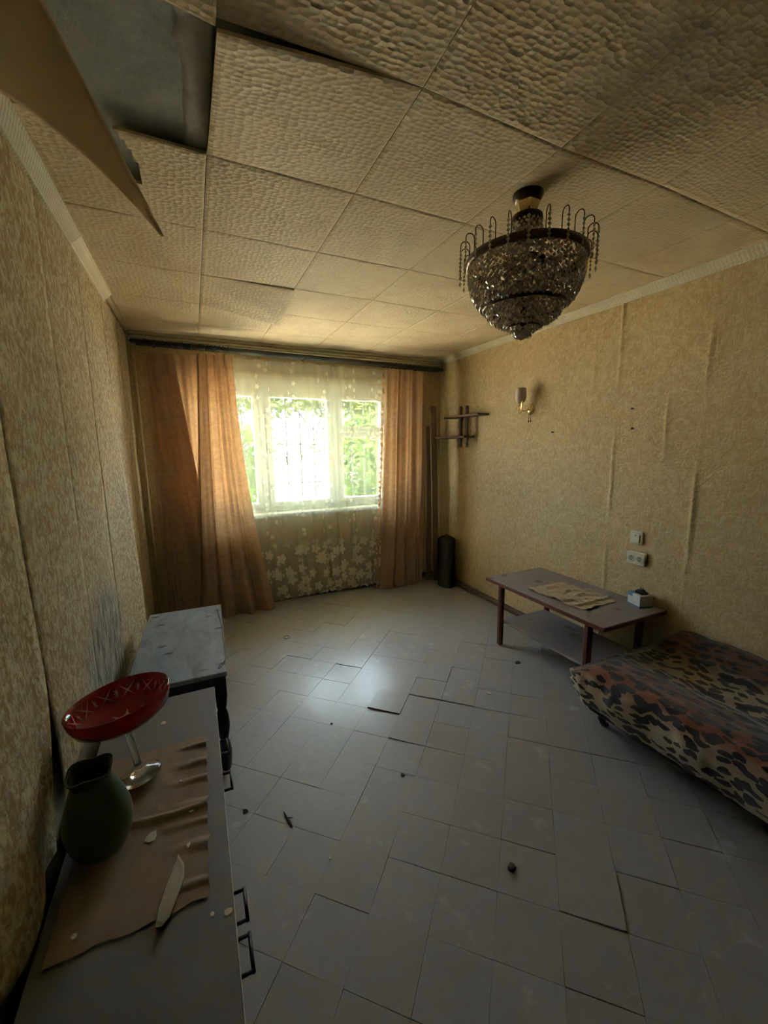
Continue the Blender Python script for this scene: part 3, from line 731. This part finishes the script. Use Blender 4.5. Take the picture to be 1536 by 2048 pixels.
# ------------------------------------------------------------------ daybed and leopard blanket
t = thing('daybed', 'low daybed frame on curved black legs under the leopard blanket', 'bed', (2.1, .5, 0))
MB().span((-.30, -1.0, .10), (.39, .84, .155), .01).build('frame', M['black_wood'], t)
MB().span((-.31, -1.0, .157), (.39, .85, .280), .04).build('mattress', M['mattress'], t)
for sx, sy in ((-.215, .79), (.34, .79), (-.215, -.9), (.34, -.9)):
    MB().tube([(sx + .05, sy - .0, .12), (sx + .005, sy + .01, .085), (sx - .012, sy + .015, .045), (sx + .0, sy + .01, .012), (sx + .02, sy, .006)], [.022, .024, .020, .016, .012], 10).build('leg', M['black_metal'], t, True)
CS = [(1.785, .135), (1.745, .20), (1.722, .27), (1.725, .325), (1.765, .362), (1.84, .380), (1.93, .374), (2.0, .350), (2.10, .326), (2.20, .322), (2.30, .345), (2.40, .392), (2.47, .424), (2.508, .432)]
def cs(u):
    L = [0]
    for a, c in zip(CS, CS[1:]): L.append(L[-1] + math.hypot(c[0] - a[0], c[1] - a[1]))
    s = u * L[-1]
    for k in range(len(CS) - 1):
        if s <= L[k + 1] or k == len(CS) - 2:
            f = (s - L[k]) / (L[k + 1] - L[k]); return lerp(CS[k][0], CS[k + 1][0], f), lerp(CS[k][1], CS[k + 1][1], f), s
def blanket(u, v):
    x, z, s = cs(u); d = v * 2.15   # distance from the far hem
    if d < .12: y = 1.475 - .03 * math.sin(d / .12 * PI / 2); zf = lerp(.17, .285, d / .12)
    else: y = 1.445 - (d - .12); zf = .285 + .15 * sst(.12, .40, d)
    z = lerp(z - .03 * sst(.2, 0, d), lerp(min(z, zf), z, sst(.12, .36, d)), sst(.04, .30, u))
    n_ = nz(x * 7, y * 5, z * 6)
    z += .014 * n_ + .008 * nz(x * 20, y * 11, 1)
    if u < .3: x += .018 * nz(y * 6.5, z * 5, 4) + .010 * nz(y * 17, z * 3, 2)
    x += .10 * sst(.25, 0, d) * (1 - u) + .022 * nz(y * 14, z * 14, 6) * sst(.4, 0, d)
    if u < .05: z += .016 * nz(y * 5, 7.7)
    return (min(x, 2.508) - 2.1, y - .5, max(z, .03))
tag(MB().grid(blanket, 90, 170, uvf=lambda u, v: (u, v * 2.0)).build('leopard_blanket', M['leopard'], smooth=True, loc=(2.1, .5, 0)), 'plush leopard print blanket spread over the low daybed', 'blanket')

# ------------------------------------------------------------------ bench with turned legs
t = thing('bench', 'black low bench with turned legs and a peeling blue-grey top', 'bench', (-.128, 2.31, 0), math.radians(-1.6))
bw, bl, bz = .40, .885, .505
MB().span((-bw / 2, -bl / 2, bz - .022), (bw / 2, bl / 2, bz), .003).build('seat', M['bench_top'], t)
MB().span((bw / 2 - .004, -bl / 2 + .002, bz - .022), (bw / 2 + .001, bl / 2 - .002, bz - .001)).build('edge_strip', M['bench_edge'], t)
for s in (-1, 1):
    MB().span((s * (bw / 2 - .030) - .01, -bl / 2 + .04, bz - .092), (s * (bw / 2 - .030) + .01, bl / 2 - .04, bz - .0225), .002).build('side_rail', M['black_wood'], t)
    MB().span((-bw / 2 + .05, s * (bl / 2 - .025) - .01, bz - .092), (bw / 2 - .05, s * (bl / 2 - .025) + .01, bz - .0225), .002).build('end_rail', M['black_wood'], t)
LP = [(.018, .0), (.020, .006), (.026, .05), (.029, .095), (.024, .135), (.017, .158), (.021, .172), (.029, .225), (.027, .27), (.022, .30), (.018, .312), (.023, .33), (.027, .37), (.027, .42)]
for sx in (-1, 1):
    for sy in (-1, 1):
        lg = MB().lathe(LP, 16).build('leg', M['black_wood'], t, True, loc=(sx * (bw / 2 - .032), sy * (bl / 2 - .030), 0))
        MB().box((0, 0, .4315), (.054, .054, .10), 0, .003).build('leg_block', M['black_wood'], lg)
tag(MB().tube([(.060, 2.66, .5072), (.071, 2.40, .5072), (.069, 2.15, .5072), (.066, 2.00, .5072), (.055, 1.94, .5075), (.035, 1.905, .508), (.028, 1.90, .509), (.036, 1.925, .510), (.055, 1.95, .5115), (.066, 1.985, .5115)], .0018, 6).build('thin_cord', M['black_metal'], smooth=True), 'thin black cord lying along the edge of the grey bench top', 'cord')

# ------------------------------------------------------------------ cabinet and things on it
CX0, CX1, CY0, CY1, CT = -.368, .004, .02, 1.772, .500
t = thing('low_cabinet', 'long low grey cabinet with black bar handles along the wallpapered wall', 'cabinet', ((CX0 + CX1) / 2, (CY0 + CY1) / 2, 0))
ox, oy = (CX0 + CX1) / 2, (CY0 + CY1) / 2
def cp(n, mat, a, c, bev=.002, par=None): return MB().span((a[0] - ox, a[1] - oy, a[2]), (c[0] - ox, c[1] - oy, c[2]), bev).build(n, mat, par or t)
cp('top', M['cab_top'], (CX0, CY0, CT - .020), (CX1, CY1, CT)); cp('body', M['cab_side'], (CX0 + .006, CY0 + .004, .05), (CX1 - .022, CY1 - .004, CT - .0205))
cp('plinth', M['black_wood'], (CX0 + .03, CY0 + .02, 0), (CX1 - .05, CY1 - .02, .05))
cp('top_edge_strip', M['edge_white'], (CX1 - .0005, CY0 + .002, CT - .018), (CX1 + .0012, CY1 - .002, CT - .001), .0)
ed = [(1.768, 1.41), (1.407, 1.126), (1.122, .845), (.841, .562), (.558, .292), (.288, .024)]
hy_ = [(1.535, 1.462), (1.360, 1.285), (.942, .868), (.835, .762), (.40, .32), (.25, .17)]
for (a, c), (h0, h1) in zip(ed, hy_):
    d = cp('door', M['cab_side'], (CX1 - .021, c, .056), (CX1 - .003, a, CT - .024))
    b = MB(); z0 = .405
    for y in (h0, h1): b.tube([(CX1 - .004 - ox, y - oy, z0), (CX1 + .026 - ox, y - oy, z0)], .0042, 8)
    b.tube([(CX1 + .026 - ox, h0 + .004 - oy, z0), (CX1 + .026 - ox, h1 - .004 - oy, z0)], .0042, 8)
    b.build('handle', M['black_metal'], d, True)

def runner(u, v):
    x = lerp(-.345, -.040, u); y = lerp(.875, 1.452, v); x += .012 * (v - .5) * u
    y += .012 * nz(u * 5, 2) * (1 if v > .95 or v < .05 else .3); x += (.008 * nz(v * 16, 5) if u > .93 else 0)
    wr = max(0, math.sin(v * 46 + 3.5 * u + 2.2 * nz(v * 5, 1))) ** 2
    z = .0035 + .011 * wr * sst(.55, 1.0, u) * (.5 + .7 * abs(nz(v * 6, 8)))
    z += .010 * math.exp(-(((v - .46 - .10 * (1 - u) ** 2) / .018) ** 2)) * sst(.25, .5, u) + .004 * abs(nz(u * 5, v * 7, 3))
    return (x + .19, y - 1.16, z)
tag(MB().grid(runner, 60, 130).build('table_runner', M['runner'], smooth=True, loc=(-.19, 1.16, CT)), 'wrinkled brown cloth runner spread on the low grey cabinet', 'cloth')

CTR = CT + .0165
t = thing('footed_bowl', 'red cut glass bowl on a clear glass stem and foot', 'bowl', (-.222, 1.335, CTR))
t.rotation_euler = (math.radians(-3), math.radians(-7.5), 0)
MB().lathe([(.001, .0), (.056, .0), (.058, .003), (.050, .008), (.030, .016), (.014, .026), (.010, .04), (.0088, .10), (.010, .15), (.018, .172), (.030, .180), (.001, .182)], 36).build('stem_and_foot', M['clear'], t, True)
rim = [(.001, .180), (.05, .181), (.095, .192), (.122, .212), (.132, .236), (.135, .262), (.131, .263), (.127, .238), (.117, .216), (.092, .198), (.05, .188), (.001, .187)]
bo_ = MB().lathe(rim, 64).build('bowl', M['red'], t, True)
cutb = MB()
def sliver(p, q, wdt, nrm):
    p, q, nrm = Vector(p), Vector(q), Vector(nrm); d = (q - p).normalized(); s = d.cross(nrm).normalized() * wdt; m_ = (p + q) / 2 + nrm * .0012
    e = -nrm * .0012
    cutb.add([p, (p + q) / 2 + s, q, (p + q) / 2 - s, m_, (p + q) / 2 + e], [(0, 1, 4), (1, 2, 4), (2, 3, 4), (3, 0, 4), (1, 0, 5), (2, 1, 5), (3, 2, 5), (0, 3, 5)])
def bw_(a, s, side):   # a point on the bowl's wall, s = 0 low, 1 high
    if side > 0: r, z = lerp(.126, .1345, s), lerp(.222, .256, s)
    else: r, z = lerp(.106, .1285, s), lerp(.208, .250, s)
    return (r * math.cos(a), r * math.sin(a), z)
for k in range(12):
    a = 2 * PI * k / 12
    for side in (1, -1):
        nr = Vector((math.cos(a), math.sin(a), -.3 if side > 0 else .35 * 0 - .2)) * side
        for d_ in (-1, 1): sliver(bw_(a - d_ * .19, .02, side), bw_(a + d_ * .19, .98, side), .0024, nr)
        c5 = .262; nr2 = Vector((math.cos(a + c5), math.sin(a + c5), -.2)) * side
        for q in range(4):
            th = q * PI / 4; da, ds = .085 * math.cos(th), .40 * math.sin(th)
            sliver(bw_(a + c5 - da, .5 - ds, side), bw_(a + c5 + da, .5 + ds, side), .0016, nr2)
cutb.build('cut_pattern', M['cut'], bo_)
for k in range(8):
    a = 2 * PI * k / 8; cutb = MB(); sliver((.012 * math.cos(a), .012 * math.sin(a), .1888), (.060 * math.cos(a), .060 * math.sin(a), .1915), .004, (0, 0, 1)); cutb.build('star_cut', M['cut'], bo_)
for k, (x, y, r, lb) in enumerate(((-.01, -.035, .5, 'crumpled orange paper scrap lying flat in the red bowl'), (.035, -.02, .95, 'folded narrow orange paper strip in the red bowl'))):
    o = MB().grid(lambda u, v: ((u - .5) * (.075 if k == 0 else .075), (v - .5) * (.05 if k == 0 else .02), .004 + .010 * abs(nz(u * 3, v * 3, k * 7)) + .004 * (u - .5)), 10, 8).build('paper_scrap', M['paper_scrap'], smooth=True, solid=.0008)
    o.matrix_world = Matrix.Translation((-.222, 1.335, CTR)) @ t.rotation_euler.to_matrix().to_4x4() @ Matrix.Translation((x, y, .198)) @ Matrix.Rotation(r, 4, 'Z')
    tag(o, lb, 'paper')

t = thing('green_vase', 'dark green glazed jug with a ruffled lip on the brown runner', 'vase', (-.283, 1.118, CTR)); t.rotation_euler = (math.radians(3), math.radians(-2), .4)
vp = [(.001, .0), (.048, .0), (.054, .006), (.064, .03), (.071, .065), (.070, .095), (.062, .13), (.052, .16), (.043, .185), (.040, .20), (.043, .215), (.047, .225)]
def vase(u, v, inn=False):
    k = v * (len(vp) - 1); i = min(int(k), len(vp) - 2); f = k - i; r, z = lerp(vp[i][0], vp[i + 1][0], f), lerp(vp[i][1], vp[i + 1][1], f)
    a = 2 * PI * u; q = sst(.75, 1, v); r += q * .003 * math.sin(4 * a); z += q * .004 * math.sin(3 * a + 1)
    return (r * math.cos(a), r * math.sin(a), z)
MB().grid(vase, 48, 40).build('body', M['green'], t, True, solid=.004)

def flake(name, pts, z, th, label, cat, mat, tilt=(0, 0), seed=0):
    cx0 = sum(p[0] for p in pts) / len(pts); cy0 = sum(p[1] for p in pts) / len(pts); n = len(pts); rn = random.Random(seed)
    b = MB(); v = [(x - cx0, y - cy0) for x, y in pts]
    for k, (zz_, sc_) in enumerate(((0, .96), (th * .6, 1.0), (th, .88))):
        b.v += [(x * sc_, y * sc_, zz_ + rn.uniform(0, th * .15) * (k > 0)) for x, y in v]
    b.v += [(0, 0, th * 1.15)]
    for k in range(2):
        for i in range(n): b.f.append((k * n + i, k * n + (i + 1) % n, (k + 1) * n + (i + 1) % n, (k + 1) * n + i))
    for i in range(n): b.f.append((2 * n + i, 2 * n + (i + 1) % n, 3 * n))
    b.f.append(tuple(range(n))[::-1])
    o = b.build(name, mat, loc=(cx0, cy0, z)); o.rotation_euler = (tilt[0], tilt[1], 0)
    return tag(o, label, cat)
RZ = CT + .006
flake('plaster_shard', [(-.111, 1.008), (-.097, .975), (-.096, .938), (-.112, .895), (-.124, .862), (-.138, .849), (-.150, .853), (-.147, .885), (-.134, .935), (-.119, .985)], RZ + .002, .007, 'long pointed plaster shard across the edge of the brown runner', 'plaster shard', M['shard'], seed=3)
def blob(x, y, r, n=7, s=0, e=1.0):
    rn = random.Random(s); return [(x + r * e * rn.uniform(.65, 1.15) * math.cos(2 * PI * k / n), y + r * rn.uniform(.65, 1.15) * math.sin(2 * PI * k / n)) for k in range(n)]
FL = [(-.177, 1.596, .013, CT, 'white plaster flake on bare grey cabinet top near the bench'), (-.082, 1.141, .014, RZ, 'pale plaster flake on the runner beside its deep crease'), (-.177, 1.093, .021, RZ, 'largest pale plaster flake on the runner beside the green vase'),
      (-.088, 1.027, .008, RZ, 'small plaster flake just beyond the tip of the long shard'), (-.009, .826, .011, CT, 'small flake on the cabinet top beside its outer edge'), (-.041, .835, .007, CT, 'tiny flake on the cabinet top between shard and outer edge'),
      (-.301, .912, .008, RZ, 'tiny flake on the corner of the runner beside the wall'), (-.112, 1.262, .006, RZ, 'tiny flake on the runner beside the red bowl foot')]
for k, (x, y, r, z, lb) in enumerate(FL): flake('plaster_flake', blob(x, y, r, 7, k + 11, .8), z, .003, lb, 'plaster flake', M['flake'], seed=k)

# ------------------------------------------------------------------ corner things, pipe, floor debris
tag(MB().tube([(XL + .058, 3.915, .0), (XL + .055, 3.915, 1.2), (XL + .055, 3.915, 2.36)], .011, 12).build('heating_pipe', M['pipe'], smooth=True), 'thin painted heating pipe standing upright in the corner behind the curtain', 'pipe')
t = thing('wooden_plank', 'long brown wooden plank leaning upright in the corner by the narrow curtain', 'plank', (2.39, 3.80, 0)); t.rotation_euler = (-.035, .0, .12)
MB().span((-.050, -.012, 0), (.035, .010, 1.93), .003).build('board', M['plank'], t)
MB().span((.026, -.020, .0), (.040, -.0125, 1.95), .002).build('edge_batten', M['pipe'], t)
t = thing('wooden_plank', 'shorter thin plank leaning behind the long one in the corner', 'plank', (2.31, 3.84, 0)); t.rotation_euler = (-.03, .012, -.05)
MB().span((-.03, -.008, 0), (.03, .008, 1.72), .003).build('board', M['plank'], t)
def bag(u, v):
    a = 2 * PI * u
    if v < .72: z, q = v / .72 * .48, 1.0
    else: th = (v - .72) / .28 * PI / 2; z, q = .50 + .045 * math.sin(th), max(.02, math.cos(th)) ** .45
    r = (.100 + .012 * nz(math.cos(a) * 2, math.sin(a) * 2, v * 4)) * q
    return (r * .8 * math.cos(a), r * 1.15 * math.sin(a), z * (1 + .05 * math.cos(a + 2.2)))
t = thing('black_bag', 'tall slumped black bag standing in the corner beside the planks', 'bag', (2.385, 3.60, 0))
MB().grid(bag, 32, 24).build('sack', M['black_bag'], t, True)
MB().grid(lambda u, v: (.075 * v * math.cos(2 * PI * u), .12 * v * math.sin(2 * PI * u), .004), 24, 4).build('sack_base', M['black_bag'], t, True)

tag(MB().torus(.024, .0022, (0, 0, .0022), 30, 6).build('rubber_ring', M['bronze'], smooth=True, loc=(.561, 3.128, 0)), 'thin brown rubber ring lying on the tiles near the curtains', 'ring')
DB = [(.917, .935, .016, .010, 'round dark crumb alone on the dim floor tiles'), (1.52, 1.808, .018, .004, 'flat greyish peel lying on the tiles out from the table'), (.757, 1.483, .010, .005, 'oval black seed on the tiles in the middle of the room'),
      (1.935, 2.006, .024, .003, 'flat dark leaf scrap on the floor beside the coffee table leg'), (.57, 1.971, .008, .005, 'tiny black crumb on the worn shiny floor tiles'), (.079, 1.605, .010, .004, 'dark curl of dirt on the floor beside the bench leg'), (.34, 1.26, .006, .004, 'small pale chip on the floor beside the cabinet')]
for k, (x, y, r, h_, lb) in enumerate(DB): flake('floor_crumb', blob(x, y, r, 9, k + 41), .0005, h_, lb, 'crumb', M['crumb'] if k not in (1, 6) else M['shard'], seed=k)
tw = MB(); tw.tube([(.224, 1.53, .004), (.228, 1.50, .006), (.236, 1.47, .004), (.240, 1.445, .004)], [.002, .004, .005, .003], 6); tw.tube([(.229, 1.495, .006), (.252, 1.485, .005)], [.003, .0015], 5)
tag(tw.build('dry_twig', M['crumb'], smooth=True), 'short dry dark twig on the floor tiles out from the bench', 'twig')

# ------------------------------------------------------------------ outside
struct(MB().span((XL - 1, YW + WT + .005, 2.60), (XR + 1, 5.35, 2.72)).build('added_eave', M['frame_white']))['label'] = 'added unseen eave slab above the window, blocking high sky'  # unseen slab, added to keep high sky off the floor by the window
struct(MB().span((-14, YW + WT + .02, -.75), (16, 30, -.60)).build('yard_ground', M['yard']))['label'] = 'sunlit pale yard outside the window'
gr = thing('window_grille', 'painted iron security grille with curved scrolls outside the window', 'grille', (.925, YW + .40, .80))
for x in [-.90 + .145 * k for k in range(13)]: MB().tube([(x, 0, 0), (x, 0, 1.42)], .0065, 6).build('bar', M['iron'], gr, True)
for z in (.02, .33, .74, 1.38): MB().tube([(-1.0, 0, z), (1.0, 0, z)], .006, 6).build('rail', M['iron'], gr, True)
for x in (-.62, -.04, .54):
    MB().tube([(x + .25 * math.cos(q), 0, .80 + .33 * math.sin(q)) for q in [PI * k / 14 for k in range(15)]], .007, 6).build('arch', M['iron'], gr, True)
    for s in (-1, 1):
        MB().tube([(x + s * (.09 + .09 * math.cos(q)), 0, .58 + .09 * math.sin(q)) for q in [PI * k / 10 for k in range(15)]], .006, 6).build('scroll', M['iron'], gr, True)
for x in (-1.0, 1.0):
    MB().tube([(x, 0, 0), (x, 0, 1.40)], .008, 6).build('bar', M['iron'], gr, True)
    MB().tube([(x, 0, .33), (x, -.06 + .002, .33)], .008, 6).build('bracket', M['iron'], gr, True)
def leaves(name, mat, parent, n, fn, size, seed):
    rn = random.Random(seed); b = MB()
    for _ in range(n):
        c = Vector(fn(rn)); s = size * rn.uniform(.6, 1.3); R_ = Matrix.Rotation(rn.uniform(0, 2 * PI), 3, 'Z') @ Matrix.Rotation(rn.uniform(-1.3, 1.3), 3, 'X') @ Matrix.Rotation(rn.uniform(0, 2 * PI), 3, 'Z')
        b.add([c + R_ @ Vector(p) * s for p in ((0, -1, 0), (.62, -.25, .12), (.35, .5, .05), (0, 1, 0), (-.35, .5, .05), (-.62, -.25, .12))], [(0, 1, 2, 3), (0, 3, 4, 5)])
    o = b.build(name, mat, parent); o['kind'] = 'stuff'; return o
vt = thing('grape_vine', 'dense grape vine hanging from a pergola over the window', 'vine', (.9, 7.7, -.6))
for k in range(3): MB().tube([(-3.6, -.45 + .45 * k, 3.10), (4.6, -.45 + .45 * k, 3.10)], .03, 6).build('pergola_slat', M['bark'], vt, True)
for x in (-3.4, 4.4): MB().tube([(x, .45, 0), (x, .45, 3.1)], .045, 8).build('post', M['bark'], vt, True)
MB().tube([(1.02, .3, 0), (1.10, .28, 1.0), (.98, .25, 2.0), (1.15, .2, 2.8), (1.5, .0, 3.08)], [.07, .06, .055, .05, .03], 8).build('trunk', M['bark'], vt, True)
def vf(r):
    x = r.uniform(-3.7, 4.7); y = r.uniform(-.5, .5); low = 2.74 + .07 * math.sin(x * 7) + .05 * math.sin(x * 17 + y * 3)
    return (x, y, r.uniform(low, 3.16))
leaves('foliage', M['leaf_vine'], vt, 7000, vf, .062, 5)
def tr(r):
    k = r.randrange(9); x0 = -3.0 + .85 * k; q = r.random() ** 1.5
    return (x0 + r.gauss(0, .10) + .1 * math.sin(q * 9 + k), r.gauss(0, .12), 2.9 - q * 1.7)
leaves('hanging_tendrils', M['leaf_vine'], vt, 700, tr, .05, 6)
def bush(x, y, r, hgt, n, lab, nm, seed):
    t = thing(nm, lab, 'tree' if hgt > 3 else 'shrub', (x, y, -.6))
    MB().tube([(0, 0, 0), (.06, .02, hgt * .35), (-.04, 0, hgt * .7)], [.09, .07, .03], 8).build('trunk', M['bark'], t, True)
    def fn(rn):
        a, e = rn.uniform(0, 2 * PI), rn.uniform(-1, 1); q = r * rn.uniform(.6, 1.05) * (1 + .25 * math.sin(3 * a + 5 * e))
        return (q * math.cos(a) * math.sqrt(1 - e * e), q * math.sin(a) * math.sqrt(1 - e * e), hgt * .62 + hgt * .40 * e)
    leaves('foliage', M['leaf'], t, n, fn, .10, seed)
bush(.55, 9.4, .95, 2.7, 2800, 'leafy green shrub out in the yard seen past the apricot curtain', 'yard_shrub', 21)
bush(3.75, 9.5, .55, 2.9, 1900, 'slim leafy green shrub out in the yard beyond the window post', 'yard_shrub', 22)
bush(5.4, 11.0, 1.4, 4.2, 3000, 'round green tree out in the yard behind the narrow curtain', 'yard_tree', 23)
hs_ = thing('neighbour_house', 'whitewashed neighbour house wall in full sun across the yard', 'building', (2.0, 13.0, -.6))
MB().span((-7, 0, 0), (7, 4, 3.0)).build('wall', M['white_wall'], hs_)
